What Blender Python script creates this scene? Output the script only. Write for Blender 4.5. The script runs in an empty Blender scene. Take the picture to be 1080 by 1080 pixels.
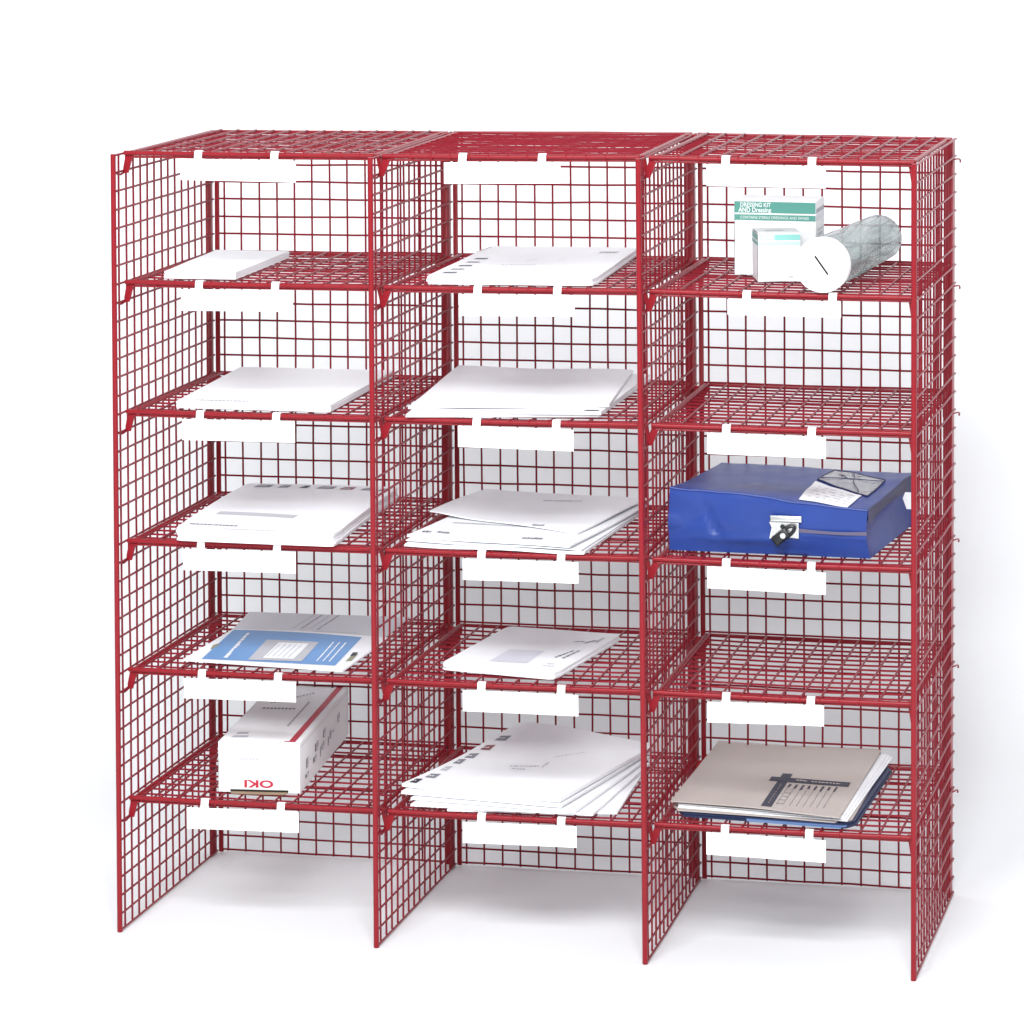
import bpy, bmesh, math, random
from mathutils import Vector, Matrix, noise

random.seed(7)
S = bpy.context.scene
COL = S.collection

# ---------------------------------------------------------------- camera
# long studio lens with a shifted back (the uprights stay almost parallel)
f_px, cx, cy = 3793.69, 171.68, -554.34
loc = Vector((1.67396, -4.42310, 1.43822))
yaw, pitch, roll = -0.206355, 0.042164, -0.004298
fw = Vector((math.sin(yaw) * math.cos(pitch), math.cos(yaw) * math.cos(pitch), -math.sin(pitch)))
rt = Vector((math.cos(yaw), -math.sin(yaw), 0))
up = rt.cross(fw)
r2 = rt * math.cos(roll) + up * math.sin(roll)
u2 = -rt * math.sin(roll) + up * math.cos(roll)
cam = bpy.data.cameras.new('camera')
cam_o = bpy.data.objects.new('camera', cam)
COL.objects.link(cam_o)
cam_o.matrix_world = Matrix(((r2.x, u2.x, -fw.x, loc.x), (r2.y, u2.y, -fw.y, loc.y), (r2.z, u2.z, -fw.z, loc.z), (0, 0, 0, 1)))
cam.sensor_width = 36
cam.lens = f_px / 1080 * 36
cam.shift_x = -cx / 1080
cam.shift_y = cy / 1080
cam.clip_end = 60
cam.clip_start = 0.1
S.camera = cam_o

# ---------------------------------------------------------------- light
w = bpy.data.worlds.new('World')
S.world = w
w.use_nodes = True
w.node_tree.nodes['Background'].inputs[0].default_value = (0.95, 0.975, 1.0, 1)
w.node_tree.nodes['Background'].inputs[1].default_value = 0.25


def area(name, pos, target, sx, sy, power, col=(1, 1, 1)):
    l = bpy.data.lights.new(name, 'AREA')
    l.shape = 'RECTANGLE'; l.size = sx; l.size_y = sy; l.energy = power; l.color = col
    o = bpy.data.objects.new(name, l); COL.objects.link(o)
    o.location = pos
    o.rotation_euler = (Vector(target) - Vector(pos)).to_track_quat('-Z', 'Y').to_euler()
    return o


area('softbox_key', (1.75, -4.8, 2.25), (0.5, 0.2, 0.5), 1.6, 1.0, 92, (0.97, 0.99, 1.0))
area('softbox_fill', (-2.6, -2.8, 2.4), (0.5, 0.2, 0.5), 1.2, 1.2, 16, (0.97, 0.99, 1.0))
area('softbox_top', (0.7, -2.9, 3.0), (0.5, 0.2, 0.3), 2.4, 1.2, 190, (0.95, 0.985, 1.0))
area('added_backdrop_light_right', (3.3, -0.5, 1.5), (1.7, 1.02, 0.7), 0.8, 1.2, 17, (0.97, 0.99, 1.0))  # added lamp, lightens the grey shadow on the backdrop's right
area('added_backdrop_light_left', (-2.2, -0.5, 1.5), (-0.5, 1.02, 0.7), 0.8, 1.2, 5, (0.97, 0.99, 1.0))  # weaker added counterpart, brightens the backdrop behind the left column
S.view_settings.view_transform = 'Standard'
S.view_settings.look = 'None'
S.view_settings.exposure = 0.0
S.view_settings.gamma = 1.0
S.render.engine = 'CYCLES'

# ---------------------------------------------------------------- the rack's slightly skewed frame
H = 1.0283919611737973
D = 0.38
PT = H / 42            # vertical mesh pitch
PX = 0.026             # horizontal mesh pitch
DX = [[[-0.0027, -0.0005], [0.0001, 0.0035]], [[-0.0021, -0.0022], [-0.0007, -0.0001]],
      [[0.0041, -0.0002], [-0.0018, -0.0042]], [[-0.0013, 0.0008], [-0.0023, 0.0027]]]
DZ = [[[0.0, -0.0028], [0.0, -0.0014]], [[0.0, -0.0021], [0.0, 0.001]],
      [[0.0, 0.0011], [0.0, 0.0035]], [[0.0, -0.0004], [0.0, 0.0016]]]


def W(p):
    """the hand-assembled rack leans by a few millimetres: nominal point -> real point"""
    x, y, z = p
    i = min(max(int(x / .35), 0), 2); a = (x - .35 * i) / .35; b = y / D; c = z / H
    def f(A):
        s = 0
        for u in (0, 1):
            for v in (0, 1):
                for q in (0, 1):
                    s += A[i + u][v][q] * (a if u else 1 - a) * (b if v else 1 - b) * (c if q else 1 - c)
        return s
    return Vector((x + f(DX), y, z + f(DZ)))


# ---------------------------------------------------------------- materials
def mat(name, col, rough=.5, spec=.5, metal=0, bump=None, var=None, coat=0, trans=0, alpha=1):
    m = bpy.data.materials.new(name); m.use_nodes = True
    nt = m.node_tree; b = nt.nodes['Principled BSDF']
    b.inputs['Base Color'].default_value = (*col, 1)
    b.inputs['Roughness'].default_value = rough
    b.inputs['Specular IOR Level'].default_value = spec
    b.inputs['Metallic'].default_value = metal
    b.inputs['Coat Weight'].default_value = coat
    b.inputs['Transmission Weight'].default_value = trans
    b.inputs['Alpha'].default_value = alpha
    tc = nt.nodes.new('ShaderNodeTexCoord')
    if var:
        n = nt.nodes.new('ShaderNodeTexNoise'); n.inputs['Scale'].default_value = var[0]; n.inputs['Detail'].default_value = 4
        r = nt.nodes.new('ShaderNodeMix'); r.data_type = 'RGBA'
        r.inputs[6].default_value = (*[c * (1 - var[1]) for c in col], 1)
        r.inputs[7].default_value = (*[min(1, c * (1 + var[1])) for c in col], 1)
        nt.links.new(tc.outputs['Object'], n.inputs['Vector'])
        nt.links.new(n.outputs['Fac'], r.inputs[0]); nt.links.new(r.outputs[2], b.inputs['Base Color'])
    if bump:
        n = nt.nodes.new('ShaderNodeTexNoise'); n.inputs['Scale'].default_value = bump[0]; n.inputs['Detail'].default_value = 5
        u = nt.nodes.new('ShaderNodeBump'); u.inputs['Strength'].default_value = bump[1]; u.inputs['Distance'].default_value = bump[2]
        nt.links.new(tc.outputs['Object'], n.inputs['Vector'])
        nt.links.new(n.outputs['Fac'], u.inputs['Height']); nt.links.new(u.outputs['Normal'], b.inputs['Normal'])
    return m


M = {}
M['red'] = mat('red_enamel', (0.25, 0.010, 0.017), .32, .28, bump=(900, .15, .0004), var=(60, .12))
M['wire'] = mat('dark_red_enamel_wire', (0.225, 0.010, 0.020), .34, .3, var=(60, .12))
M['floor'] = mat('white_seamless_paper', (0.82, 0.82, 0.835), .8, .1, var=(3, .012), bump=(400, .1, .0005))
M['paper'] = mat('white_paper', (0.88, 0.885, 0.91), .75, .15, var=(25, .02), bump=(60, .15, .001))
M['paper_grey'] = mat('greyish_paper', (0.66, 0.66, 0.70), .75, .2, var=(18, .04), bump=(60, .15, .001))
M['label'] = mat('white_card_label', (0.93, 0.93, 0.93), .6, .2)
M['ink'] = mat('dark_ink', (0.06, 0.06, 0.085), .6, .2)
M['faint'] = mat('faint_grey_print', (0.52, 0.52, 0.56), .6, .2)
M['midgrey'] = mat('mid_grey_print', (0.25, 0.25, 0.29), .6, .2)
M['rust'] = mat('reddish_print', (0.28, 0.10, 0.10), .6, .2)
M['window'] = mat('glassine_window', (0.66, 0.66, 0.74), .3, .5)
M['blue'] = mat('blue_print', (0.13, 0.30, 0.60), .45, .4, var=(30, .05))
M['olive'] = mat('olive_print', (0.30, 0.30, 0.20), .6, .2)
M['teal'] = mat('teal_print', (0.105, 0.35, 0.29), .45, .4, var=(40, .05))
M['aqua'] = mat('pale_teal_print', (0.27, 0.62, 0.57), .45, .4)
M['aqua2'] = mat('palest_teal_print', (0.5, 0.78, 0.77), .45, .4)
M['white_print'] = mat('white_print', (0.9, 0.93, 0.92), .5, .3)
M['carton'] = mat('white_carton', (0.88, 0.88, 0.89), .5, .35, var=(15, .02))
M['brand_red'] = mat('crimson_print', (0.52, 0.03, 0.06), .5, .3)
M['kraft'] = mat('brown_board', (0.30, 0.22, 0.15), .8, .2)
M['dark'] = mat('dark_gap', (0.03, 0.025, 0.02), .9, .1)
M['manila'] = mat('buff_card', (0.50, 0.44, 0.41), .7, .25, var=(9, .05), bump=(30, .2, .001))
M['navy'] = mat('navy_card', (0.022, 0.032, 0.085), .45, .4, var=(20, .15))
M['steelblue'] = mat('pale_blue_sheet', (0.16, 0.26, 0.50), .45, .4, var=(20, .1))
M['pvc'] = mat('blue_pvc', (0.017, 0.046, 0.235), .38, .35, bump=(11, .45, .006), var=(14, .12))
M['trim'] = mat('dark_blue_binding', (0.03, 0.035, 0.10), .5, .4)
M['zip'] = mat('grey_zip_tape', (0.11, 0.095, 0.16), .6, .4)
M['clear'] = mat('clear_grey_pvc', (0.30, 0.31, 0.34), .14, .7, bump=(45, .8, .004), var=(30, .25))
M['steel'] = mat('bright_steel', (0.72, 0.72, 0.70), .28, .5, metal=.85, bump=(150, .2, .0005))
M['black'] = mat('black_plastic', (0.012, 0.012, 0.014), .35, .5)
M['cap'] = mat('white_plastic_cap', (0.92, 0.92, 0.92), .35, .4)
M['wirebind'] = mat('white_clip', (0.92, 0.92, 0.92), .5, .3)


def tube_material():
    m = mat('smoky_clear_plastic', (0.30, 0.37, 0.37), .16, .7)
    nt = m.node_tree; b = nt.nodes['Principled BSDF']
    tc = nt.nodes.new('ShaderNodeTexCoord'); mp = nt.nodes.new('ShaderNodeMapping')
    mp.inputs['Scale'].default_value = (46, 5, 46)
    n = nt.nodes.new('ShaderNodeTexNoise'); n.inputs['Scale'].default_value = 1.0; n.inputs['Detail'].default_value = 5; n.inputs['Distortion'].default_value = .8
    r = nt.nodes.new('ShaderNodeValToRGB')
    r.color_ramp.elements[0].position = .30; r.color_ramp.elements[0].color = (.085, .13, .13, 1)
    r.color_ramp.elements[1].position = .68; r.color_ramp.elements[1].color = (.44, .56, .54, 1)
    e = r.color_ramp.elements.new(.5); e.color = (.22, .32, .31, 1)
    nt.links.new(tc.outputs['Object'], mp.inputs[0]); nt.links.new(mp.outputs[0], n.inputs['Vector'])
    nt.links.new(n.outputs['Fac'], r.inputs[0]); nt.links.new(r.outputs[0], b.inputs['Base Color'])
    u = nt.nodes.new('ShaderNodeBump'); u.inputs['Strength'].default_value = .5; u.inputs['Distance'].default_value = .002
    nt.links.new(n.outputs['Fac'], u.inputs['Height']); nt.links.new(u.outputs['Normal'], b.inputs['Normal'])
    b.inputs['Alpha'].default_value = .66
    return m


M['tube'] = tube_material()


# ---------------------------------------------------------------- helpers
def link(name, bm, mats, base=None, parent=None, smooth=True, warp=True, angle=40):
    """verts are nominal world points; the object's origin sits at base"""
    if warp:
        for v in bm.verts: v.co = W(v.co)
    me = bpy.data.meshes.new(name)
    if parent is not None:
        org = parent['_org']
    elif base is not None:
        org = W(base) if warp else Vector(base)
    else:
        org = Vector((0, 0, 0))
    org = Vector(org)
    for v in bm.verts: v.co -= org
    bmesh.ops.recalc_face_normals(bm, faces=bm.faces)
    bm.to_mesh(me); bm.free()
    if not isinstance(mats, (list, tuple)): mats = [mats]
    for k in mats: me.materials.append(M[k] if isinstance(k, str) else k)
    if smooth:
        for p in me.polygons: p.use_smooth = True
        me.set_sharp_from_angle(angle=math.radians(angle))
    o = bpy.data.objects.new(name, me); COL.objects.link(o)
    if parent is not None:
        o.parent = parent
        o['_org'] = list(org)
    else:
        o.location = org
        o['_org'] = list(org)
    return o


def tag(o, label, cat, group=None):
    o['label'] = label; o['category'] = cat
    if group: o['group'] = group
    return o


def thing(name, base, label, cat, group=None):
    o = bpy.data.objects.new(name, None); COL.objects.link(o)
    o.location = W(base); o['_org'] = list(W(base)); o.empty_display_size = .03
    return tag(o, label, cat, group)


def rod(bm, pts, r, n=8, mi=0, cap=True):
    pts = [Vector(p) for p in pts]
    rings = []
    for i, p in enumerate(pts):
        d = (pts[min(i + 1, len(pts) - 1)] - pts[max(i - 1, 0)]).normalized()
        a = d.orthogonal().normalized() if i == 0 else (rings[-1][1] - d * rings[-1][1].dot(d)).normalized()
        b = d.cross(a)
        rings.append(([bm.verts.new(p + a * r * math.cos(2 * math.pi * k / n) + b * r * math.sin(2 * math.pi * k / n)) for k in range(n)], a))
    for i in range(len(rings) - 1):
        A, B = rings[i][0], rings[i + 1][0]
        for k in range(n):
            f = bm.faces.new((A[k], A[(k + 1) % n], B[(k + 1) % n], B[k])); f.material_index = mi
    if cap:
        f = bm.faces.new(rings[0][0]); f.material_index = mi
        f = bm.faces.new(rings[-1][0]); f.material_index = mi


def box(bm, lo, hi, mi=0, bev=0):
    vs = [bm.verts.new((x, y, z)) for z in (lo[2], hi[2]) for y in (lo[1], hi[1]) for x in (lo[0], hi[0])]
    fs = []
    for q in ((0, 1, 3, 2), (4, 5, 7, 6), (0, 1, 5, 4), (2, 3, 7, 6), (0, 2, 6, 4), (1, 3, 7, 5)):
        f = bm.faces.new([vs[i] for i in q]); f.material_index = mi; fs.append(f)
    if bev:
        es = list({e for f in fs for e in f.edges})
        bmesh.ops.bevel(bm, geom=es, offset=bev, segments=2, affect='EDGES', profile=.5)
    return vs


def prism(bm, poly, axis, a, b, mi=0):
    """poly of (u,v) pairs extruded along axis (0,1,2) from a to b"""
    def P(u, v, t):
        return (t, u, v) if axis == 0 else ((u, t, v) if axis == 1 else (u, v, t))
    A = [bm.verts.new(P(u, v, a)) for u, v in poly]; B = [bm.verts.new(P(u, v, b)) for u, v in poly]
    n = len(poly)
    for i in range(n):
        bm.faces.new((A[i], A[(i + 1) % n], B[(i + 1) % n], B[i])).material_index = mi
    bm.faces.new(A).material_index = mi; bm.faces.new(B).material_index = mi


def jit(a=.0004): return random.uniform(-a, a)


WR = .0015      # wire radius


def wire(bm, a, b, seg=3, bow=.0009, r=WR):
    a = Vector(a); b = Vector(b); d = (b - a).normalized()
    pts = []
    for i in range(seg + 1):
        p = a.lerp(b, i / seg)
        if 0 < i < seg:
            j = Vector((jit(bow), jit(bow * .4), jit(bow))); p += j - d * j.dot(d)
        pts.append(p)
    rod(bm, pts, r, 6)


# ---------------------------------------------------------------- setting: seamless white sweep
bm = bmesh.new()
YB = .62
prof = [(-9, 0), (YB, 0)]
R = .4
for i in range(1, 13):
    a = i / 12 * math.pi / 2
    prof.append((YB + R * math.sin(a), R - R * math.cos(a)))
prof.append((YB + R, 5.0))
cols = []
for x in (-5, 6):
    cols.append([bm.verts.new((x, y, z)) for y, z in prof])
for i in range(len(prof) - 1):
    bm.faces.new((cols[0][i], cols[1][i], cols[1][i + 1], cols[0][i + 1]))
fl = link('floor', bm, 'floor', warp=False, angle=60)
fl['kind'] = 'structure'

# ---------------------------------------------------------------- the rack
rack = thing('mail_sorting_rack', (0, 0, 0), 'tall red wire mesh pigeonhole rack with three columns standing on white floor', 'mail rack')

# four side panels (the outer two and the two dividers)
YW = [.0195 + .026 * i for i in range(13)]
for c in range(4):
    X = .35 * c
    bm = bmesh.new()
    for y in YW:
        wire(bm, (X, y + jit(), .003), (X, y + jit(), H - .001), 6)
    for k in range(43):
        z = max(k * PT, .0035) if k < 42 else H - .0015
        wire(bm, (X + .0024, .001, z), (X + .0024, .376, z), 3, .0004)
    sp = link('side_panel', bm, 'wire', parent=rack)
    bm = bmesh.new(); rod(bm, [(X, 0, 0.0005), (X, 0, H * .5), (X, 0, H)], .0035, 12)
    link('upright_rod', bm, 'red', parent=sp)
    bm = bmesh.new(); box(bm, (X - .0012, .3525, .001), (X + .0012, .3765, H - .001), bev=.0004)
    link('rear_strip', bm, 'red', parent=sp)

# three back panels
for c in range(3):
    X0 = .35 * c
    bm = bmesh.new()
    for i in range(13):
        x = X0 + .0168 + PX * i
        wire(bm, (x + jit(), D, .003), (x + jit(), D, H - .002), 7, .0007)
    for k in range(43):
        z = max(k * PT, .004) if k < 42 else H - .002
        wire(bm, (X0 + .004, D + .0024, z + jit()), (X0 + .346, D + .0024, z + jit()), 5, .0007)
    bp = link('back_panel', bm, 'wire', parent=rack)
    for a, b in ((.0042, .0108), (.3365, .3460)):
        bm = bmesh.new(); box(bm, (X0 + a, D - .0045, .002), (X0 + b, D - .0022, H - .001), bev=.0004)
        link('edge_strip', bm, 'red', parent=bp)

# eighteen shelves, each with its front rail, side rails and hook plates
LAB = {(0, 6): (.0832, .158, .028), (0, 5): (.0829, .153, .028), (0, 4): (.0827, .1545, .0275), (0, 3): (.0825, .1545, .028), (0, 2): (.0823, .1535, .0265), (0, 1): (.0847, .1533, .028),
       (1, 6): (.0905, .153, .0275), (1, 5): (.1090, .1515, .0275), (1, 4): (.1062, .1515, .0275), (1, 3): (.1111, .1514, .0275), (1, 2): (.1097, .1513, .0275), (1, 1): (.1083, .149, .0275),
       (2, 6): (.0830, .152, .0275), (2, 5): (.1090, .145, .020), (2, 4): (.0817, .1526, .0270), (2, 3): (.0806, .1533, .0280), (2, 2): (.0795, .1516, .0265), (2, 1): (.0770, .156, .0285)}
for c in range(3):
    X0 = .35 * c
    xa = X0 + (.010 if c == 0 else .014); xb = X0 + .343
    for k in range(1, 7):
        z = 7 * k * PT - (.001 if k == 6 else .0)
        if (c, k) == (2, 1): z += .0012
        flip = -1 if (c == 1 and k == 6) else 1
        sag = random.uniform(.0005, .0018)
        bm = bmesh.new()
        yf, yb = .030, .364
        for i in range(13):
            y = .052 + .0255 * i
            pts = [(xa + (xb - xa) * s / 6, y + jit(.0003), z - sag * math.sin(math.pi * s / 6) + jit(.0003)) for s in range(7)]
            rod(bm, pts, WR if k < 6 else (.0013 if c == 1 else .0012), 6)
        for i in range(13):
            x = X0 + .021 + .0255 * i
            if x > xb - .004: continue
            s = (x - xa) / (xb - xa)
            zz = z + flip * .0025 - sag * math.sin(math.pi * s)
            rod(bm, [(x + jit(), yf - .002, zz - .0012), (x, yf + .006, zz), (x + jit(.001), yb - .004, zz)], WR, 6)
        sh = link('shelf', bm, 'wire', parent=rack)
        # perimeter rails
        bm = bmesh.new()
        rod(bm, [(xa - .006, yf, z), ((xa + xb) / 2, yf, z - sag * .6), (xb + .003, yf, z)], .0031, 10)
        rod(bm, [(xa, yf + .0020, z - .0052), (xb, yf + .0020, z - .0046)], .0016, 8)
        for i in range(13):
            x = X0 + .021 + .0255 * i
            if x < xb - .004: rod(bm, [(x, yf + .006, z + .0022), (x, yf, z + .0033), (x, yf - .0030, z - .0005), (x, yf - .0018, z - .0050)], .0010, 6)
        link('front_rail', bm, 'red', parent=sh)
        bm = bmesh.new(); rod(bm, [(xa, yb, z), (xb, yb, z)], .0019, 8)
        link('rear_rail', bm, 'red', parent=sh)
        for x in (xa, xb):
            bm = bmesh.new(); rod(bm, [(x, yf, z - .001), (x, yb, z - .001)], .0030, 8)
            link('side_rail', bm, 'red', parent=sh)
        # hook plates
        for sgn, x, panel in ((1, xa, X0), (-1, xb, X0 + .35)):
            bm = bmesh.new()
            g = (x - panel)
            p = [(x + sgn * .006, z + .002), (x - sgn * .004, z + .002), (panel + sgn * .0015, z - .020), (panel + sgn * .0015, z - .0265), (panel + sgn * .0085, z - .0265)]
            if sgn < 0 and c < 2: p = [(panel - .0040, z + .002), (panel + .0020, z + .002), (panel + .0065, z - .0265), (panel + .0022, z - .0265)]
            yo = .0038 if sgn < 0 else 0
            prism(bm, p, 1, .0315 + yo, .0343 + yo)
            rod(bm, [(panel + sgn * .003, .033, z - .0255), (panel + sgn * .0025, .020, z - .0275), (panel + sgn * .002, .010, z - .0262), (panel + sgn * .002, .0035, z - .0235)], .0015, 6)
            link('hook_plate', bm, 'red', parent=sh)
            bm = bmesh.new()
            q = [(panel + sgn * .0015, z + .001), (x + sgn * .008, z + .001), (x + sgn * .008, z - .007), (x + sgn * .003, z - .014), (x + sgn * .003, z - .030), (panel + sgn * .0015, z - .030)]
            yo = -.0030 if sgn < 0 else 0
            prism(bm, q, 1, .3455 + yo, .3478 + yo)
            link('rear_plate', bm, 'red', parent=sh)
        if c == 2:
            bm = bmesh.new()
            rod(bm, [(1.047, .3465, z - .027), (1.053, .350, z - .0262), (1.057, .362, z - .0265), (1.0580, .371, z - .0280), (1.0583, .3735, z - .0300), (1.0580, .3745, z - .0325)], .0012, 6)
            link('rear_hook', bm, 'red', parent=sh)
        # label holder hanging from the front rail on two clips
        lx, lw, lh = LAB[(c, k)]
        zt = z - .0068
        tilt = random.uniform(-.0006, .0006)
        bm = bmesh.new()
        yy = yf - .0052
        n = 8
        F = [[bm.verts.new((X0 + lx + lw * i / n, yy + .0007 * math.sin(i / n * math.pi) + d, zt - (lh if j else 0) + tilt * (i / n - .5) * 4)) for i in range(n + 1)] for j in (0, 1) for d in (0, .0009)]
        A, A2, B, B2 = F
        for i in range(n):
            bm.faces.new((A[i], A[i + 1], B[i + 1], B[i])); bm.faces.new((A2[i], A2[i + 1], B2[i + 1], B2[i]))
            bm.faces.new((A[i], A[i + 1], A2[i + 1], A2[i])); bm.faces.new((B[i], B[i + 1], B2[i + 1], B2[i]))
        bm.faces.new((A[0], A2[0], B2[0], B[0])); bm.faces.new((A[n], A2[n], B2[n], B[n]))
        lo_ = link('label_holder', bm, 'label', parent=sh, angle=30)
        for dx in (.0245, .129 if c < 2 else .1345):
            bm = bmesh.new()
            xx = X0 + lx + dx
            # strap wrapped over the rail
            pr = [(yy + .0002, zt - .004), (yy - .0004, zt + .002), (yf - .0046, z), (yf - .0034, z + .0034), (yf, z + .0046), (yf + .0034, z + .0034), (yf + .0042, z), (yf + .0042, z - .003),
                  (yf + .0034, z - .003), (yf + .0034, z), (yf + .0026, z + .0027), (yf, z + .0038), (yf - .0027, z + .0027), (yf - .0036, z), (yy + .0008, zt + .002), (yy + .001, zt - .004)]
            m = len(pr); wd = .0052
            L_ = [bm.verts.new((xx - wd * (1.3 if i in (0, m - 1) else 1), a, b)) for i, (a, b) in enumerate(pr)]
            R_ = [bm.verts.new((xx + wd * (1.3 if i in (0, m - 1) else 1), a, b)) for i, (a, b) in enumerate(pr)]
            for i in range(m):
                bm.faces.new((L_[i], L_[(i + 1) % m], R_[(i + 1) % m], R_[i]))
            bm.faces.new(L_); bm.faces.new(R_)
            link('clip', bm, 'wirebind', parent=sh if False else sh)


# ---------------------------------------------------------------- paper goods
def ZS(k): return 7 * k * PT + .0042     # resting height on shelf k


def flat(x, y): return 0.0


def bil(C, s, t):
    a = Vector(C[0]).lerp(Vector(C[1]), s); b = Vector(C[3]).lerp(Vector(C[2]), s)
    return a.lerp(b, t)


def slab(bm, C, zb, zt, n=20, m=16, mi=0, wav=0, seed=0, rnd=0):
    """sheet or stack between corners C = FL, FR, BR, BL; zb, zt are functions of (x, y)"""
    T = []; B = []
    for j in range(m + 1):
        rT = []; rB = []
        for i in range(n + 1):
            s, t = i / n, j / m
            p = bil(C, s, t)
            if rnd:                                   # rounded-off corners
                e = min(s, 1 - s) * n; g = min(t, 1 - t) * m
                if e < 1 and g < 1:
                    p = p.lerp(bil(C, .5, .5), rnd)
            if wav:
                q = noise.noise(Vector((s * 3 + seed, t * 3, seed * 1.7)))
                if i in (0, n): p = p + Vector((q * wav, 0))
                if j in (0, m): p = p + Vector((0, q * wav))
            rT.append(bm.verts.new((p.x, p.y, zt(p.x, p.y)))); rB.append(bm.verts.new((p.x, p.y, zb(p.x, p.y))))
        T.append(rT); B.append(rB)
    F = lambda *v: setattr(bm.faces.new(v), 'material_index', mi)
    for j in range(m):
        for i in range(n):
            F(T[j][i], T[j][i + 1], T[j + 1][i + 1], T[j + 1][i]); F(B[j][i], B[j][i + 1], B[j + 1][i + 1], B[j + 1][i])
    for i in range(n):
        F(T[0][i], T[0][i + 1], B[0][i + 1], B[0][i]); F(T[m][i], T[m][i + 1], B[m][i + 1], B[m][i])
    for j in range(m):
        F(T[j][0], T[j + 1][0], B[j + 1][0], B[j][0]); F(T[j][n], T[j + 1][n], B[j + 1][n], B[j][n])


def patch(bm, C, zf, mi, n=6, m=3, lift=.0004):
    g = []
    for j in range(m + 1):
        r = []
        for i in range(n + 1):
            p = bil(C, i / n, j / m); r.append(bm.verts.new((p.x, p.y, zf(p.x, p.y) + lift)))
        g.append(r)
    for j in range(m):
        for i in range(n):
            bm.faces.new((g[j][i], g[j][i + 1], g[j + 1][i + 1], g[j + 1][i])).material_index = mi


def words(bm, A, B, h, zf, mi, lift=.0004, wmin=.0015, wmax=.005, gap=.0012, seed=1):
    """a printed line: small word-like dashes from A to B, h tall (h is a vector)"""
    rr = random.Random(seed); A = Vector(A); B = Vector(B); L = (B - A).length; d = (B - A) / L; h = Vector(h); x = 0
    while x < L:
        w_ = min(rr.uniform(wmin, wmax), L - x)
        if w_ > .0004:
            k = rr.uniform(.7, 1.0)
            patch(bm, [A + d * x, A + d * (x + w_), A + d * (x + w_) + h * k, A + d * x + h * k], zf, mi, 1, 1, lift)
        x += w_ + gap * rr.uniform(.6, 1.5)


def layered(name, C, k, z0, th, nl, label, cat, zf=flat, marks=None, mats=('paper', 'ink', 'faint', 'midgrey', 'rust', 'window'), seed=0, slip=.0015, parent=None, group=None, top_th=None, rnd=0):
    """a neat pile: nl thin layers in ONE mesh, slightly slipped against each other"""
    rr = random.Random(seed)
    bm = bmesh.new(); lt = th / nl
    base = ZS(k) + z0
    for i in range(nl):
        off = Vector((rr.uniform(-slip, slip), rr.uniform(-slip, slip))) if i < nl - 1 else Vector((0, 0))
        Ci = [Vector(p) + off for p in C]
        a = base + lt * i + (.0002 if i else 0); b = base + lt * (i + 1)
        slab(bm, Ci, lambda x, y, a=a: a + zf(x, y), lambda x, y, b=b: b + zf(x, y), seed=seed + i, wav=.0006, rnd=rnd)
    top = lambda x, y: base + th + zf(x, y)
    if marks: marks(bm, top)
    c = bil(C, .5, .5)
    o = link(name, bm, list(mats), base=(c.x, c.y, base + 0), parent=parent, angle=35)
    if parent is None: tag(o, label, cat, group)
    return o


def curl(cx_, cy_, amp, sx, sy):
    return lambda x, y: amp * math.exp(-((x - cx_) / sx) ** 2 - ((y - cy_) / sy) ** 2)


# column 1, top pigeonhole: small white pad
layered('paper_stack', [(.054, .041), (.1515, .044), (.1475, .276), (.0405, .279)], 5, 0, .0095, 4,
        'small thin pile of blank white paper on the top shelf of the left column', 'paper stack', seed=3, slip=.0008)


# column 1, second pigeonhole
def mk(bm, top):
    words(bm, (.091, .0545), (.165, .0545), (0, .0035), top, 3, seed=4)
layered('paper_stack', [(.068, .0425), (.280, .0425), (.2765, .345), (.052, .345)], 4, 0, .009, 4,
        'white paper pile with a single printed line at front left, second shelf of left column', 'paper stack', marks=mk, seed=5, slip=.0008)


# column 1, third pigeonhole: thick pile of magazines in wrappers, front edge drooping
def droop(x, y):
    return -.010 * max(0, (.075 - y) / .06) ** 1.6 + .004 * math.exp(-((x - .17) / .12) ** 2 - ((y - .2) / .12) ** 2)
def mk(bm, top):
    y = .3075
    for a, b, mi in ((.083, .106, 3), (.1175, .1325, 3), (.149, .160, 1), (.174, .198, 3), (.207, .226, 4), (.237, .2535, 3), (.262, .274, 3)):
        patch(bm, [(a, y), (b, y + .001), (b, y + .021), (a + .002, y + .02)], top, mi, 3, 3)
        patch(bm, [(a + .003, y + .006), (b - .004, y + .006), (b - .007, y + .011), (a + .004, y + .012)], top, 2, 2, 2, .0007)
    patch(bm, [(.098, .108), (.210, .098), (.211, .116), (.099, .126)], top, 2, 10, 2)
    words(bm, (.084, .046), (.152, .042), (0, .0075), top, 3, seed=8)
    words(bm, (.14, .022), (.21, .021), (0, .003), top, 2, seed=9)
bmC = [(.0735, .018), (.2935, .014), (.2830, .345), (.0625, .338)]
layered('magazine_stack', bmC, 3, .001, .0165, 5, 'thick white magazine pile with a row of small dark pictures along its rear edge', 'magazine stack',
        zf=lambda x, y: max(droop(x, y), -.0005 - .0), marks=mk, seed=11, slip=.0022, rnd=.02)


# column 1, fourth pigeonhole: letter lying under a blue-printed leaflet
def mk(bm, top):
    for i in range(4):
        words(bm, (.148 + i * .012, .275), (.150 + i * .012, .365), (.0028, 0), top, 3 if i % 2 else 2, seed=20 + i)
    words(bm, (.186, .262), (.245, .262), (0, .004), top, 2, seed=26)
layered('letter', [(.082, .155), (.2935, .150), (.288, .373), (.0545, .3675)], 2, 0, .0016, 1,
        'grey-white printed letter lying under the rear of the blue leaflet', 'letter', marks=mk, seed=21, mats=('paper_grey', 'ink', 'faint', 'midgrey', 'rust', 'window'))


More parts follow.
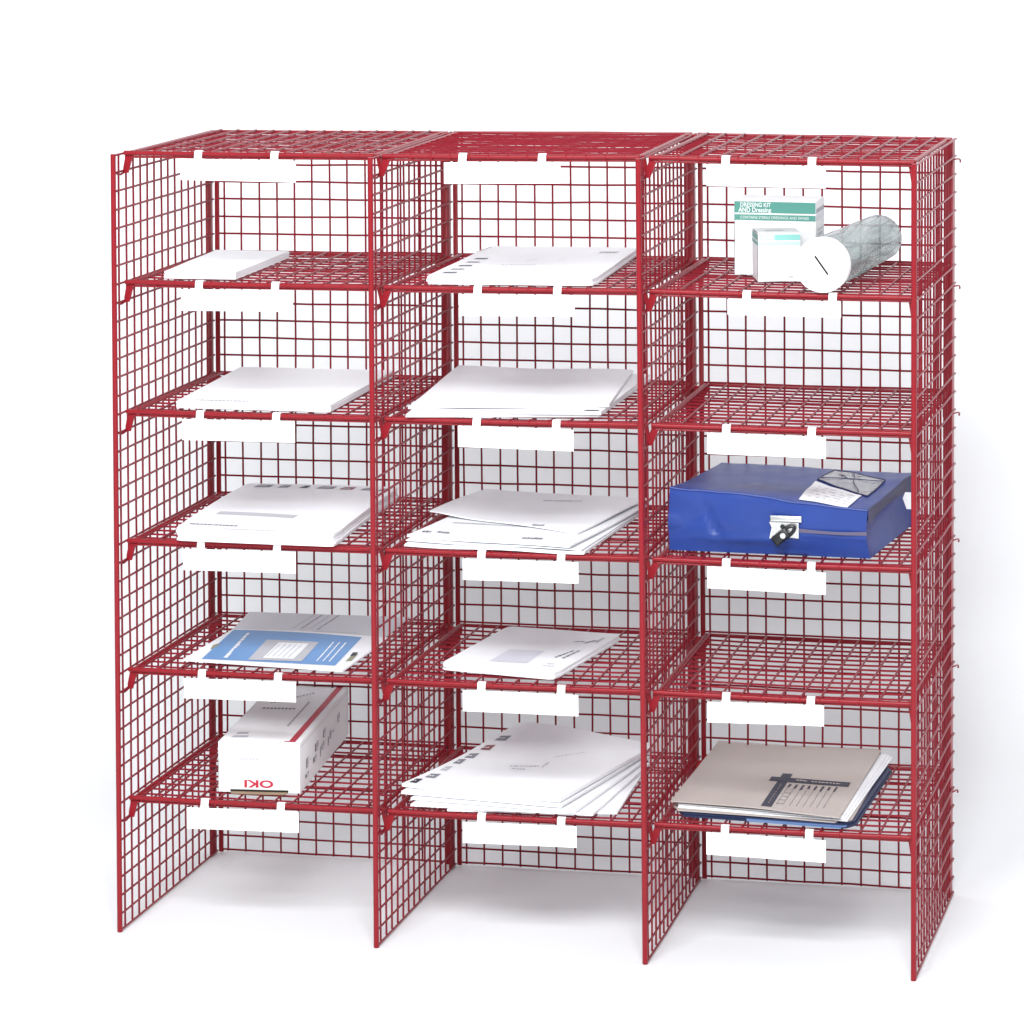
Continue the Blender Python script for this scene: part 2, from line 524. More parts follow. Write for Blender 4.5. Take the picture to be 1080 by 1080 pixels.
def mk(bm, top):
    patch(bm, [(.0905, .070), (.2765, .0655), (.264, .2265), (.0755, .2425)], top, 6, 16, 10)
    patch(bm, [(.1535, .074), (.2265, .078), (.2165, .184), (.1420, .186)], top, 2, 6, 6, .0008)
    patch(bm, [(.1700, .086), (.212, .088), (.206, .172), (.1640, .172)], top, 0, 6, 6, .0011)
    for i in range(5):
        words(bm, (.172 + i * .0075, .095), (.168 + i * .0075, .165), (.002, 0), top, 2, .0014, seed=30 + i)
    words(bm, (.1175, .080), (.1015, .222), (.0055, 0), top, 0, .0008, .008, .02, .0015, seed=40)
    for i in range(3):
        words(bm, (.2445 + i * .0085, .084), (.2345 + i * .0085, .19), (.0022, 0), top, 0, .0008, .01, .03, .001, seed=41 + i)
    patch(bm, [(.083, .125), (.0905, .128), (.086, .165), (.0785, .150)], top, 7, 2, 4)
    patch(bm, [(.283, .090), (.290, .095), (.2870, .135), (.2800, .130)], top, 7, 2, 4)
    patch(bm, [(.280, .120), (.286, .122), (.2845, .142), (.2780, .140)], top, 1, 2, 4, .0007)
layered('leaflet', [(.066, .063), (.294, .041), (.300, .236), (.072, .248)], 2, .0018, .0018, 2,
        'blue and white leaflet with a white address panel, fourth shelf of left column', 'leaflet',
        zf=lambda x, y: .0025 * math.sin((x - .06) * 13) * math.exp(-((y - .25) / .12) ** 2), marks=mk, seed=22, slip=.0006,
        mats=('paper', 'ink', 'faint', 'midgrey', 'rust', 'window', 'blue', 'olive'))


# column 2, top pigeonhole
def mk(bm, top):
    for i, (y0) in enumerate((.078, .113, .150, .188, .226)):
        x0 = .4215 + .0006 * i
        patch(bm, [(x0, y0), (x0 + .019, y0 + .002), (x0 + .017, y0 + .016), (x0 + .001, y0 + .013)], top, 3 if i % 2 == 0 else 2, 3, 2)
        words(bm, (x0 + .002, y0 + .005), (x0 + .016, y0 + .006), (0, .004), top, 1, .0007, seed=50 + i)
    words(bm, (.405, .30), (.412, .365), (.004, 0), top, 2, seed=57)
    for i in range(3):
        words(bm, (.578, .325 - i * .008), (.603, .328 - i * .008), (0, .004), top, 3 if i == 1 else 2, seed=60 + i)
    words(bm, (.478, .170), (.522, .176), (0, .004), top, 2, seed=64); words(bm, (.50, .215), (.512, .235), (0, .004), top, 2, seed=65); words(bm, (.543, .22), (.549, .236), (0, .004), top, 2, seed=66)
layered('envelope_stack', [(.4095, .034), (.6325, .040), (.620, .386), (.4085, .374)], 5, 0, .0085, 3,
        'pile of large white envelopes with smudged postmarks down the left edge, top of middle column', 'envelope stack', marks=mk, seed=70, slip=.0015, rnd=.03)

# column 2, second pigeonhole: three large envelopes
G2 = 'envelopes on the second shelf of the middle column'
layered('envelope', [(.3885, .021), (.634, .055), (.640, .36), (.372, .355)], 4, 0, .004, 2, 'lowest of three white envelopes stacked second down in the middle column', 'envelope', seed=80, slip=.001, group=G2)
def mk(bm, top):
    patch(bm, [(.6145, .0535), (.634, .0565), (.633, .063), (.617, .062)], top, 1, 3, 2)
layered('envelope', [(.393, .024), (.638, .050), (.636, .37), (.366, .37)], 4, .0043, .0035, 1, 'middle of three white envelopes stacked second down in the middle column', 'envelope', seed=81, marks=mk, group=G2)
layered('envelope', [(.388, .033), (.6425, .080), (.612, .425 - .055), (.362, .374)], 4, .0082, .0035, 1, 'uppermost plain white envelope of the pile second down in middle column', 'envelope', seed=82,
        zf=lambda x, y: .0012 * math.sin(x * 30) * math.sin(y * 14) + .003 * math.exp(-((x - .6) / .06) ** 2 - ((y - .3) / .1) ** 2) * 0 + .0008, group=G2)

# column 2, third pigeonhole
G3 = 'envelopes on the third shelf of the middle column'
layered('envelope', [(.3815, .036), (.621, .0245), (.640, .300), (.395, .325)], 3, 0, .0035, 2, 'lowest white envelope on the third shelf down in the middle column', 'envelope', seed=90, slip=.001, zf=lambda x, y: .0008 * math.sin(x * 40), group=G3)
layered('envelope', [(.3800, .045), (.617, .0225), (.640, .290), (.402, .335)], 3, .0040, .0012, 1, 'thin white envelope second from the bottom, third shelf of the middle column', 'envelope', seed=89, zf=lambda x, y: .0008 + .0008 * math.sin(x * 33 + 2), group=G3)
def mk(bm, top):
    words(bm, (.391, .082), (.402, .0815), (0, .010), top, 1, seed=92); words(bm, (.411, .083), (.428, .077), (0, .011), top, 3, .0004, .002, .005, .0008, seed=93)
    words(bm, (.532, .052), (.559, .050), (0, .011), top, 3, .0004, .0015, .004, .0006, seed=94)
    words(bm, (.415, .145), (.52, .125), (0, .007), top, 2, .0004, .01, .03, .0005, seed=95)
layered('envelope', [(.3775, .062), (.6035, .020), (.6445, .305), (.423, .345)], 3, .0062, .0030, 2, 'middle white envelope with small handwriting, third shelf of the middle column', 'envelope', seed=91, marks=mk, slip=.0012, zf=lambda x, y: .0015 + .0010 * math.sin(x * 24 + y * 14), group=G3)
def mk(bm, top):
    words(bm, (.529, .117), (.545, .120), (0, .012), top, 3, .0004, .0015, .004, .0008, seed=96)
    words(bm, (.50, .30), (.555, .300), (0, .006), top, 2, .0004, .01, .03, .001, seed=97)
layered('envelope', [(.372, .187), (.596, .091), (.641, .335), (.4045, .362)], 3, .0105, .0018, 1, 'topmost skewed white envelope on the third shelf of the middle column', 'envelope', seed=98, marks=mk,
        zf=lambda x, y: .0022 + .0016 * math.sin(x * 26 + 1) * math.sin(y * 18) + .003 * math.exp(-((x - .38) / .04) ** 2), group=G3)


# column 2, fourth pigeonhole: window envelopes
def mk(bm, top):
    patch(bm, [(.4735, .1065), (.525, .103), (.532, .1755), (.4835, .1765)], top, 5, 5, 5)
    words(bm, (.5525, .1415), (.568, .183), (.003, -.001), top, 1, .0005, .004, .010, .0015, seed=100)
    words(bm, (.5635, .138), (.5755, .1845), (.003, -.001), top, 1, .0005, .004, .010, .0015, seed=101)
    words(bm, (.558, .231), (.571, .236), (0, .006), top, 3, seed=102); words(bm, (.571, .228), (.583, .248), (.006, 0), top, 3, .0004, .002, .004, .0006, seed=103); words(bm, (.586, .235), (.590, .264), (.005, 0), top, 2, seed=104)
    words(bm, (.549, .092), (.5645, .090), (0, .003), top, 2, .0004, .002, .005, .0006, seed=105); words(bm, (.552, .104), (.562, .103), (0, .003), top, 2, .0004, .002, .005, .0006, seed=106)
layered('envelope_stack', [(.414, .084), (.5745, .053), (.611, .290), (.4465, .3125)], 2, 0, .0085, 4,
        'small pile of white window envelopes with two dark printed lines, fourth shelf of middle column', 'envelope stack', marks=mk, seed=107, slip=.0015, rnd=.03)

# column 2, fifth pigeonhole: five envelopes fanned and humped
G5 = 'fanned envelopes on the bottom shelf of the middle column'
def hump(a, x0=.47, y0=.36, sx=.16, sy=.17):
    return lambda x, y: a * math.exp(-((x - x0) / sx) ** 2 - ((y - y0) / sy) ** 2)
layered('envelope', [(.437, .0285), (.654, .0545), (.6480, .235), (.41, .25)], 1, 0, .0028, 1, 'lowest fanned white envelope at the front right of the middle column bottom shelf', 'envelope', seed=110, group=G5)
layered('envelope', [(.388, .030), (.628, .0290), (.6500, .285), (.42, .31)], 1, .0032, .003, 1, 'second envelope from the bottom of the fanned pile, bottom shelf of middle column', 'envelope', seed=111, zf=lambda x, y: hump(.004)(x, y) + .0005, group=G5)
layered('envelope', [(.3835, .045), (.607, .0235), (.6480, .30), (.43, .33)], 1, .0068, .003, 1, 'third white envelope in the middle of the fanned pile, bottom shelf of middle column', 'envelope', seed=112, zf=lambda x, y: hump(.008)(x, y) + .001, group=G5)
layered('envelope', [(.3695, .053), (.588, .027), (.6490, .312), (.44, .345)], 1, .0108, .0045, 2, 'fourth envelope up, directly beneath the postmarked top one of the fanned pile', 'envelope', seed=113, zf=lambda x, y: hump(.011)(x, y) + .0015, slip=.001, group=G5)
def mk(bm, top):
    o = [(.3725, .082, 1), (.3850, .110, 3), (.395, .147, 2), (.4035, .181, 3), (.4125, .207, 3), (.4245, .243, 4), (.4345, .283, 3)]
    for i, (x, y, mi) in enumerate(o):
        wdt = (.010, .014, .010, .011, .013, .014, .016)[i]
        patch(bm, [(x + .002, y - .010), (x + .002 + wdt, y - .012), (x + .005 + wdt, y + .010), (x + .006, y + .009)], top, mi if i not in (2,) else 2, 3, 3)
        words(bm, (x + .004, y - .003), (x + wdt - .001, y - .004), (0, .004), top, 0, .0008, .001, .003, .001, seed=120 + i)
    words(bm, (.485, .165), (.524, .168), (0, .005), top, 2, seed=130); words(bm, (.49, .155), (.51, .153), (0, .005), top, 2, seed=131); words(bm, (.5275, .166), (.532, .190), (.003, 0), top, 2, seed=132); words(bm, (.535, .21), (.57, .24), (0, .003), top, 2, seed=133)
layered('envelope', [(.3665, .066), (.585, .030), (.652, .320), (.452, .362)], 1, .0158, .0045, 1, 'top white envelope with a row of dark postmarks on the fanned pile', 'envelope', seed=114, marks=mk,
        zf=lambda x, y: hump(.013)(x, y) + .002 + .0012 * math.sin(x * 22 + y * 9), group=G5)


# ---------------------------------------------------------------- lettering
def text_bm(bm, body, org, ux, uy, size, mi, depth=.0002, center=True, width=None, bold=0):
    cu = bpy.data.curves.new('lettering', 'FONT'); cu.body = body; cu.size = 1; cu.fill_mode = 'FRONT'
    cu.align_x = 'CENTER' if center else 'LEFT'; cu.align_y = 'CENTER'; cu.resolution_u = 4; cu.offset = bold
    ob = bpy.data.objects.new('lettering', cu); COL.objects.link(ob)
    dg = bpy.context.evaluated_depsgraph_get(); me = bpy.data.meshes.new_from_object(ob.evaluated_get(dg))
    ux = Vector(ux).normalized(); uy = Vector(uy).normalized(); nn = ux.cross(uy)
    xs = [v.co.x for v in me.vertices]
    sx = size
    if width: sx = width / max(1e-6, max(xs) - min(xs))
    vs = [bm.verts.new(Vector(org) + ux * v.co.x * sx + uy * v.co.y * size + nn * depth) for v in me.vertices]
    for p in me.polygons:
        try: bm.faces.new([vs[i] for i in p.vertices]).material_index = mi
        except ValueError: pass
    bpy.data.objects.remove(ob); bpy.data.curves.remove(cu); bpy.data.meshes.remove(me)


class Frame:
    """local frame of a box rotated about z"""
    def __init__(s, x, y, z, deg):
        a = math.radians(deg); s.o = Vector((x, y, z)); s.u = Vector((math.cos(a), math.sin(a), 0)); s.v = Vector((-math.sin(a), math.cos(a), 0)); s.w = Vector((0, 0, 1))
    def p(s, a, b, c): return s.o + s.u * a + s.v * b + s.w * c
    def quad(s, bm, pts, mi):
        f = bm.faces.new([bm.verts.new(s.p(*q)) for q in pts]); f.material_index = mi
    def front(s, bm, a0, a1, c0, c1, mi, e=.0003): s.quad(bm, [(a0, -e, c0), (a1, -e, c0), (a1, -e, c1), (a0, -e, c1)], mi)
    def top(s, bm, pts, h, mi, e=.0003): s.quad(bm, [(a, b, h + e) for a, b in pts], mi)
    def side(s, bm, w_, b0, b1, c0, c1, mi, e=.0003): s.quad(bm, [(w_ + e, b0, c0), (w_ + e, b1, c0), (w_ + e, b1, c1), (w_ + e, b0, c1)], mi)
    def left(s, bm, b0, b1, c0, c1, mi, e=.0003): s.quad(bm, [(-e, b0, c0), (-e, b1, c0), (-e, b1, c1), (-e, b0, c1)], mi)


def carton(bm, F, w_, d_, h_, bev=.001):
    b2 = bmesh.new(); box(b2, (0, 0, 0), (w_, d_, h_), bev=bev)
    for v in b2.verts: v.co = F.p(*v.co)
    mp = {v: bm.verts.new(v.co) for v in b2.verts}
    for f in b2.faces: bm.faces.new([mp[v] for v in f.verts])
    b2.free()


# column 3, top: tall dressing carton
F = Frame(.789, .182, ZS(5), 0)
t = thing('medical_carton', (.842, .21, ZS(5)), 'tall white carton with two teal bands across its top, upper right shelf', 'carton')
bm = bmesh.new(); w_, d_, h_ = .1075, .066, .0975
carton(bm, F, w_, d_, h_)
F.front(bm, .0006, w_ - .0006, h_ * .835, h_ * .985, 1); F.front(bm, .0006, w_ - .0006, h_ * .735, h_ * .812, 1)
F.side(bm, w_, .001, d_ - .001, h_ * .74, h_ * .812, 2); F.side(bm, w_, .001, d_ - .001, h_ * .84, h_ * .90, 3)
for i in range(4): F.side(bm, w_, .012, d_ - .012 - i * .006, h_ * (.60 - .06 * i), h_ * (.615 - .06 * i), 3)
# short grey flap line and side panel
F.top(bm, [(.004, .0645), (w_ - .004, .0645), (w_ - .004, .0655), (.004, .0655)], h_, 3)
link('carton_body', bm, ['carton', 'teal', 'window', 'faint'], parent=t, angle=30)
bm = bmesh.new()
text_bm(bm, 'DRESSING KIT', F.p(.008, 0, h_ * .94), F.u, F.w, .0078, 0, .0006, False, .040, .02)
text_bm(bm, 'AND Dressing', F.p(.006, 0, h_ * .872), F.u, F.w, .0085, 0, .0006, False, .043, .02)
text_bm(bm, 'CONTAINS STERILE DRESSINGS AND SWABS', F.p(.008, 0, h_ * .772), F.u, F.w, .0052, 0, .0006, False, .09)
link('lettering', bm, 'white_print', parent=t, smooth=False)

# small carton in front of it
F = Frame(.832, .1135, ZS(5), 17)
t = thing('medical_carton', (.85, .14, ZS(5)), 'small white carton with pale teal bands in front of the tall carton', 'carton')
w_, d_, h_ = .0555, .056, .0630
bm = bmesh.new(); carton(bm, F, w_, d_, h_, .0008)
F.front(bm, .002, .0225, h_ * .845, h_ * .965, 2); F.front(bm, .0225, w_ - .0006, h_ * .845, h_ * .965, 1); F.front(bm, .0006, w_ - .0006, h_ * .74, h_ * .815, 2)
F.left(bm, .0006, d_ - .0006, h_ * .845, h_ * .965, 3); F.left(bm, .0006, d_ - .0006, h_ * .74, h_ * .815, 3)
F.top(bm, [(.012, .022), (.036, .022), (.036, .026), (.012, .026)], h_, 4)
F.front(bm, .040, .046, .0045, .0075, 4)
link('carton_body', bm, ['carton', 'aqua', 'aqua2', 'teal', 'faint'], parent=t, angle=30)
bm = bmesh.new()
text_bm(bm, 'JONES', F.p(.0045, 0, h_ * .905), F.u, F.w, .006, 0, .0006, False, .016, .03)
text_bm(bm, 'wipes swabs', F.p(.007, 0, h_ * .62), F.u, F.w, .006, 1, .0006, False, .038)
link('lettering', bm, ['white_print', 'faint'], parent=t, smooth=False)

# transparent tube with slotted white cap
z0 = ZS(5)
t = thing('plastic_tube', (.94, .15, z0), 'smoky transparent plastic tube lying down with slotted round white cap facing out', 'tube')
P0 = Vector((.9305, .026, z0 + .0352)); P1 = Vector((.9560, .335, z0 + .0345))
ax = (P1 - P0).normalized(); e1 = Vector((0, 0, 1)).cross(ax).normalized(); e2 = ax.cross(e1)
def ring(bm, c, r, n=40, wob=0, seed=0):
    out = []
    for k in range(n):
        a = 2 * math.pi * k / n
        q = r * (1 + wob * noise.noise(Vector((math.cos(a) * 2.2 + seed, math.sin(a) * 2.2, seed * .6))))
        out.append(bm.verts.new(c + e1 * q * math.cos(a) + e2 * q * math.sin(a)))
    return out
def loft(bm, rings, mi=0):
    for A, B in zip(rings[:-1], rings[1:]):
        n = len(A)
        for k in range(n): bm.faces.new((A[k], A[(k + 1) % n], B[(k + 1) % n], B[k])).material_index = mi
bm = bmesh.new(); L = (P1 - P0).length; N = 22
R0, R1 = .0335, .0305
outer = [ring(bm, P0 + ax * (L * i / N), R0 + (R1 - R0) * i / N, 40, .045 * min(1, i / 6), i * .22) for i in range(N + 1)]
loft(bm, outer)
end = [outer[-1], ring(bm, P1 + ax * .003, R1 * .93, 40, .05, 5), ring(bm, P1 + ax * .0035, R1 * .6, 40, .2, 6), ring(bm, P1 + ax * .001, R1 * .2, 40, .3, 7)]
loft(bm, end); bm.faces.new(end[-1])
link('tube_wall', bm, 'tube', parent=t, angle=50)
# seams running along the tube
for ang in (.35, 1.0, 1.5, 2.35, -0.35):
    bm = bmesh.new()
    pts = [P0 + ax * (L * i / 10 + .004) * .985 + (e1 * math.cos(ang + .25 * math.sin(i * .7)) + e2 * math.sin(ang + .25 * math.sin(i * .7))) * (R0 + (R1 - R0) * i / 10) * 1.0 for i in range(11)]
    rod(bm, pts, .00065, 5)
    link('film_seam', bm, 'clear', parent=t)
bm = bmesh.new()  # thin rods modelling the shelf mesh reflected in the tube's lower right
for i in range(3, 20):
    c_ = P0 + ax * (L * i / 20.5); rr_ = (R0 + (R1 - R0) * i / 20.5) * 1.003
    rod(bm, [c_ + (e1 * math.cos(q) + e2 * math.sin(q)) * rr_ for q in [math.pi * (.95 + .9 * j / 14) for j in range(15)]], .00035, 4)
for j in range(8):
    q = math.pi * (.98 + .84 * j / 7)
    rod(bm, [P0 + ax * (L * (.15 + .75 * i / 12)) + (e1 * math.cos(q) + e2 * math.sin(q)) * (R0 + (R1 - R0) * (.15 + .75 * i / 12)) * 1.003 for i in range(13)], .00035, 4)
link('mesh_reflection', bm, 'tube', parent=t)
bm = bmesh.new(); RC = .0352
cr = [ring(bm, P0 + ax * .010, RC * .985, 56), ring(bm, P0 - ax * .002, RC, 56), ring(bm, P0 - ax * .0045, RC * .985, 56), ring(bm, P0 - ax * .0052, RC * .95, 56)]
loft(bm, cr); bm.faces.new(cr[0]); bm.faces.new(cr[-1])
cap = link('cap', bm, 'cap', parent=t, angle=50)
bm = bmesh.new()
SL = (.0085, -.0085)
a = P0 - ax * .0058 + e1 * SL[0] + e2 * .0115; b = P0 - ax * .0058 + e1 * SL[1] + e2 * -.0115
# slot running from upper left to lower right as seen from the front
d = (b - a).normalized(); s_ = d.cross(ax) * .0012
vs = [bm.verts.new(q) for q in (a - s_, a + s_, b + s_, b - s_)]; vs2 = [bm.verts.new(v.co + ax * .0012) for v in vs]
bm.faces.new(vs); bm.faces.new(vs2)
for i in range(4): bm.faces.new((vs[i], vs[(i + 1) % 4], vs2[(i + 1) % 4], vs2[i]))
link('slot', bm, 'dark', parent=cap, smooth=False)

# ---------------------------------------------------------------- column 1, bottom: long toner carton, upside down
F = Frame(.1145, .0640, ZS(1), 5.5)
w_, d_, h_ = .1105, .315, .0675
t = thing('toner_carton', (.15, .2, ZS(1)), 'long white cardboard carton with a dark red stripe and upside-down red lettering', 'carton')
bm = bmesh.new(); carton(bm, F, w_, d_, h_, .0012)
sl = .0012
F.top(bm, [(w_ - .0165, .006), (w_ - .0075, .004), (w_ - .0075, d_ - .003), (w_ - .0165, d_ - .003)], h_, 1)
F.top(bm, [(w_ - .0205, .004), (w_ - .0165, .0058), (w_ - .0165, .055), (w_ - .0205, .050)], h_, 1, .0002) if False else None
F.top(bm, [(w_ - .022, .004), (w_ - .0075, .0038), (w_ - .0075, .0075), (w_ - .022, .0075)], h_, 1, .0005)
F.quad(bm, [(w_ + .0004, .002, h_ - .006), (w_ + .0004, d_ - .002, h_ - .006), (w_ + .0004, d_ - .002, h_ - .0054), (w_ + .0004, .002, h_ - .0054)], 2)
# printing on top
for i, (a, b, mi) in enumerate(((.012, .034, 2), (.014, .030, 2))):
    F.top(bm, [(a, .022 + .018 * i), (b, .024 + .018 * i), (b, .034 + .018 * i), (a + .002, .032 + .018 * i)], h_, mi)
rr = random.Random(5)
for i in range(9):
    F.top(bm, [(.018 + i * .0052, .178), (.0215 + i * .0052, .178), (.0215 + i * .0052, .186), (.018 + i * .0052, .186)], h_, 3)
for i in range(16):
    y = .088 + i * .0085
    F.top(bm, [(.073, y), (.0755, y), (.0755, y + .006), (.073, y + .006)], h_, 3)
for i in range(14):
    x = .022 + i * .0035
    F.top(bm, [(x, .21 + i * .0045), (x + .0025, .21 + i * .0045), (x + .0025, .216 + i * .0045), (x, .216 + i * .0045)], h_, 3 if i % 3 else 2)
# pictograms on the right side
for b0, b1, c0, c1 in ((.030, .052, .012, .020), (.036, .050, .024, .040), (.060, .064, .030, .034), (.078, .100, .020, .030), (.090, .112, .032, .046), (.122, .128, .018, .034), (.132, .150, .024, .036),
                       (.142, .158, .038, .052), (.172, .180, .020, .034), (.184, .196, .026, .040), (.205, .214, .030, .036), (.236, .250, .036, .050)):
    k2 = rr.uniform(.25, .5)
    F.side(bm, w_, b0, b0 + (b1 - b0) * k2, c0, c1 - .003, 3); F.side(bm, w_, b0 + (b1 - b0) * .55, b1, c0 + .003, c1 - .002, 2); F.side(bm, w_, b0, b1, c0, c0 + .0012, 2, .0005)
# folded flap gap at the foot of the front
F.front(bm, .0165, .0945, .0015, .0042, 4, .0008)
body = link('carton_body', bm, ['carton', 'brand_red', 'faint', 'midgrey', 'dark'], parent=t, angle=30)
bm = bmesh.new()
v0 = [F.p(.017, -.0012, .0004), F.p(.094, -.0012, .0004), F.p(.091, -.010, .0002), F.p(.020, -.010, .0002)]
v = [bm.verts.new(q) for q in v0]; v2 = [bm.verts.new(q + Vector((0, 0, .0012))) for q in v0]
bm.faces.new(v); bm.faces.new(v2)
for i in range(4): bm.faces.new((v[i], v[(i + 1) % 4], v2[(i + 1) % 4], v2[i]))
link('bottom_flap', bm, 'kraft', parent=t, smooth=False)
bm = bmesh.new()
text_bm(bm, 'OKI', F.p(.0545, 0, .0125), -F.u, -F.w, .0135, 0, .0006, True, .039, .03)
rr = random.Random(9); x = .006
while x < .094:
    q = rr.uniform(.003, .009); F.front(bm, x, min(x + q, .095), .0560, .0572, 1, .0006); x += q + rr.uniform(.001, .006)
x = .030
while x < .052:
    q = rr.uniform(.002, .005); F.front(bm, x, x + q, .0435, .0465, 1, .0006); x += q + .0008
link('lettering', bm, ['brand_red', 'faint'], parent=t, smooth=False)

# ---------------------------------------------------------------- column 3, third: blue lockable postal bag
zb = ZS(3)
t = thing('postal_bag', (.86, .18, zb), 'royal blue vinyl mail pouch with zip and steel lock plate', 'postal bag')
FLb, FRb, BRb, BLb = Vector((.7225, .070)), Vector((.9850, .064)), Vector((1.008, .310)), Vector((.742, .325))
FLt, FRt, BRt, BLt = Vector((.7245, .066)), Vector((.9835, .052)), Vector((1.0100, .300)), Vector((.7450, .318))
def bagH(s, t_):      # height over the shelf
    h = .0810 * (1 - s) * (1 - t_) + .0655 * s * (1 - t_) + .0700 * (1 - s) * t_ + .0690 * s * t_
    h += .004 * math.sin(math.pi * s) * math.sin(math.pi * t_) - .0045 * math.exp(-((s - .45) / .22) ** 2 - ((t_ - .55) / .25) ** 2)
    h -= .0060 * max(0, 1 - s / .04) ** 2 * 0 ; h += .0045 * noise.noise(Vector((s * 2.6, t_ * 2.2, 1.3))) + .0012 * noise.noise(Vector((s * 9, t_ * 6, 4)))
    return h
def bagP(s, t_, r):   # r: 0 bottom .. 1 top
    b = bil([FLb, FRb, BRb, BLb], s, t_); u = bil([FLt, FRt, BRt, BLt], s, t_); p = b.lerp(u, r)
    z = bagH(s, t_) * r
    return Vector((p.x, p.y, zb + z))
NS, NT, NR = 44, 30, 16
def bag_surface():
    bm = bmesh.new(); key = {}
    def V(i, j, k):
        if (i, j, k) in key: return key[(i, j, k)]
        s, t_, r = i / NS, j / NT, k / NR
        p = bagP(s, t_, r)
        if 0 < k < NR:
            m = math.sin(math.pi * r)
            if j == 0: p.y += .0026 * math.exp(-((r - .5 - 2.2 * (s - .12)) / .11) ** 2) * math.exp(-(s / .22) ** 4) - .0022 * math.exp(-((r - .38 + .9 * (s - .12)) / .10) ** 2) * math.exp(-(s / .3) ** 2)
            if j == 0:   # front: gentle bellies, diagonal creases left, sagging zip line right
                c1 = .0050 * math.exp(-(((s - .14) - (1 - r) * .16) / .018) ** 2) * (1 if r > .25 else r * 4)
                c2 = -.0050 * math.exp(-((r - .22 - s * .10) / .06) ** 2) * math.exp(-((s - .42) / .30) ** 2)
                c3 = -.0030 * math.exp(-((r - (.42 + .0 * s)) / .05) ** 2) * (1 if s > .62 else 0)
                p.y -= .0045 * m * (1 - abs(2 * s - 1) ** 4) + .0055 * m * noise.noise(Vector((s * 4.2, r * 2.2, 7))) - c1 * m - c2 - c3
            if j == NT: p.y += .004 * m
            if i == NS:  # right end folds in as a gusset
                p.x -= (.013 * m ** 1.2) * (1 - .75 * abs(2 * t_ - 1) ** 3)
            if i == 0: p.x -= .002 * m
            if i in (0, NS) and j in (0, NT): p.x += 0
        v = bm.verts.new(p); key[(i, j, k)] = v; return v
    def Fq(*q): bm.faces.new([V(*a) for a in q])
    for i in range(NS):
        for j in range(NT):
            Fq((i, j, NR), (i + 1, j, NR), (i + 1, j + 1, NR), (i, j + 1, NR)); Fq((i, j, 0), (i + 1, j, 0), (i + 1, j + 1, 0), (i, j + 1, 0))
    for i in range(NS):
        for k in range(NR):
            Fq((i, 0, k), (i + 1, 0, k), (i + 1, 0, k + 1), (i, 0, k + 1)); Fq((i, NT, k), (i + 1, NT, k), (i + 1, NT, k + 1), (i, NT, k + 1))
    for j in range(NT):
        for k in range(NR):
            Fq((0, j, k), (0, j + 1, k), (0, j + 1, k + 1), (0, j, k + 1)); Fq((NS, j, k), (NS, j + 1, k), (NS, j + 1, k + 1), (NS, j, k + 1))
    return bm
link('bag_body', bag_surface(), 'pvc', parent=t, angle=70)
# piped seams
bm = bmesh.new(); rod(bm, [bagP(i / 20, 0, 1) + Vector((0, -.0004, .0002)) for i in range(21)], .0013, 8); link('piping', bm, 'pvc', parent=t)
bm = bmesh.new(); rod(bm, [bagP(1, i / 16, 1) + Vector((.0004, 0, -.0002)) for i in range(17)], .0016, 8)
link('piping', bm, 'trim', parent=t)
def strip_on(name, pts_a, pts_b, th, m_, par, n_off):
    bm = bmesh.new(); A = [bm.verts.new(p + n_off) for p in pts_a]; B = [bm.verts.new(p + n_off) for p in pts_b]
    A2 = [bm.verts.new(p + n_off * .2) for p in pts_a]; B2 = [bm.verts.new(p + n_off * .2) for p in pts_b]; n = len(A)
    for i in range(n - 1):
        bm.faces.new((A[i], A[i + 1], B[i + 1], B[i])); bm.faces.new((A[i], A[i + 1], A2[i + 1], A2[i])); bm.faces.new((B[i], B[i + 1], B2[i + 1], B2[i])); bm.faces.new((A2[i], A2[i + 1], B2[i + 1], B2[i]))
    bm.faces.new((A[0], B[0], B2[0], A2[0])); bm.faces.new((A[-1], B[-1], B2[-1], A2[-1]))
    return link(name, bm, m_, parent=par, angle=60)
# dark flap of the end gusset
strip_on('end_binding', [bagP(1, i / 16, .97) for i in range(17)], [bagP(1, i / 16, .70) + Vector((-.0085, 0, 0)) * math.sin(math.pi * min(1, i / 16 * 1.0)) for i in range(17)], .001, 'trim', t, Vector((.0012, 0, 0)))
# zip from the lock plate to the right end
za = []; zb_ = []
for i in range(15):
    s = .655 + .335 * i / 14
    y = bagP(s, 0, .45).y
    za.append(Vector((bagP(s, 0, .45).x, y - .0072 + .0050 * max(0, s - .88) / .11, zb + .0345 - .0012 * i / 14 + .0026 - .0016 * math.sin(i / 14 * math.pi))))
    zb_.append(Vector((bagP(s, 0, .45).x, y - .0068 + .0050 * max(0, s - .88) / .11, zb + .0345 - .0012 * i / 14 - .0026)))
strip_on('zip', za, zb_, .001, 'zip', t, Vector((0, -.0010, 0)))
# lock plate
lx0, lx1 = .8565, .8985; lz0, lz1 = zb + .0235, zb + .0530; ly = .0545
bm = bmesh.new()
box(bm, (lx0 + .001, ly - .0035, lz1 - .008), (lx1, ly, lz1), bev=.001)
prism(bm, [(lx0, lz0), (lx0 + .012, lz0), (lx0 + .015, lz0 + .003), (lx1 - .004, lz0 + .001), (lx1 - .004, lz1 - .0085), (lx0, lz1 - .0085), (lx0 + .003, lz0 + .014)], 1, ly - .0025, ly)
plate = link('lock_plate', bm, 'steel', parent=t, angle=30)
bm = bmesh.new()
for x, z in ((lx0 + .006, lz0 + .006), (lx0 + .006, lz1 - .013), (lx1 - .009, lz0 + .006)):
    rod(bm, [(x, ly - .0048, z), (x, ly - .0024, z)], .0022, 10)
link('rivet', bm, 'steel', parent=plate)
bm = bmesh.new(); rod(bm, [(lx0 + .0175, ly - .0052, lz1 - .0135), (lx0 + .0175, ly - .0024, lz1 - .0135)], .0030, 12)
link('keyhole', bm, 'black', parent=plate)
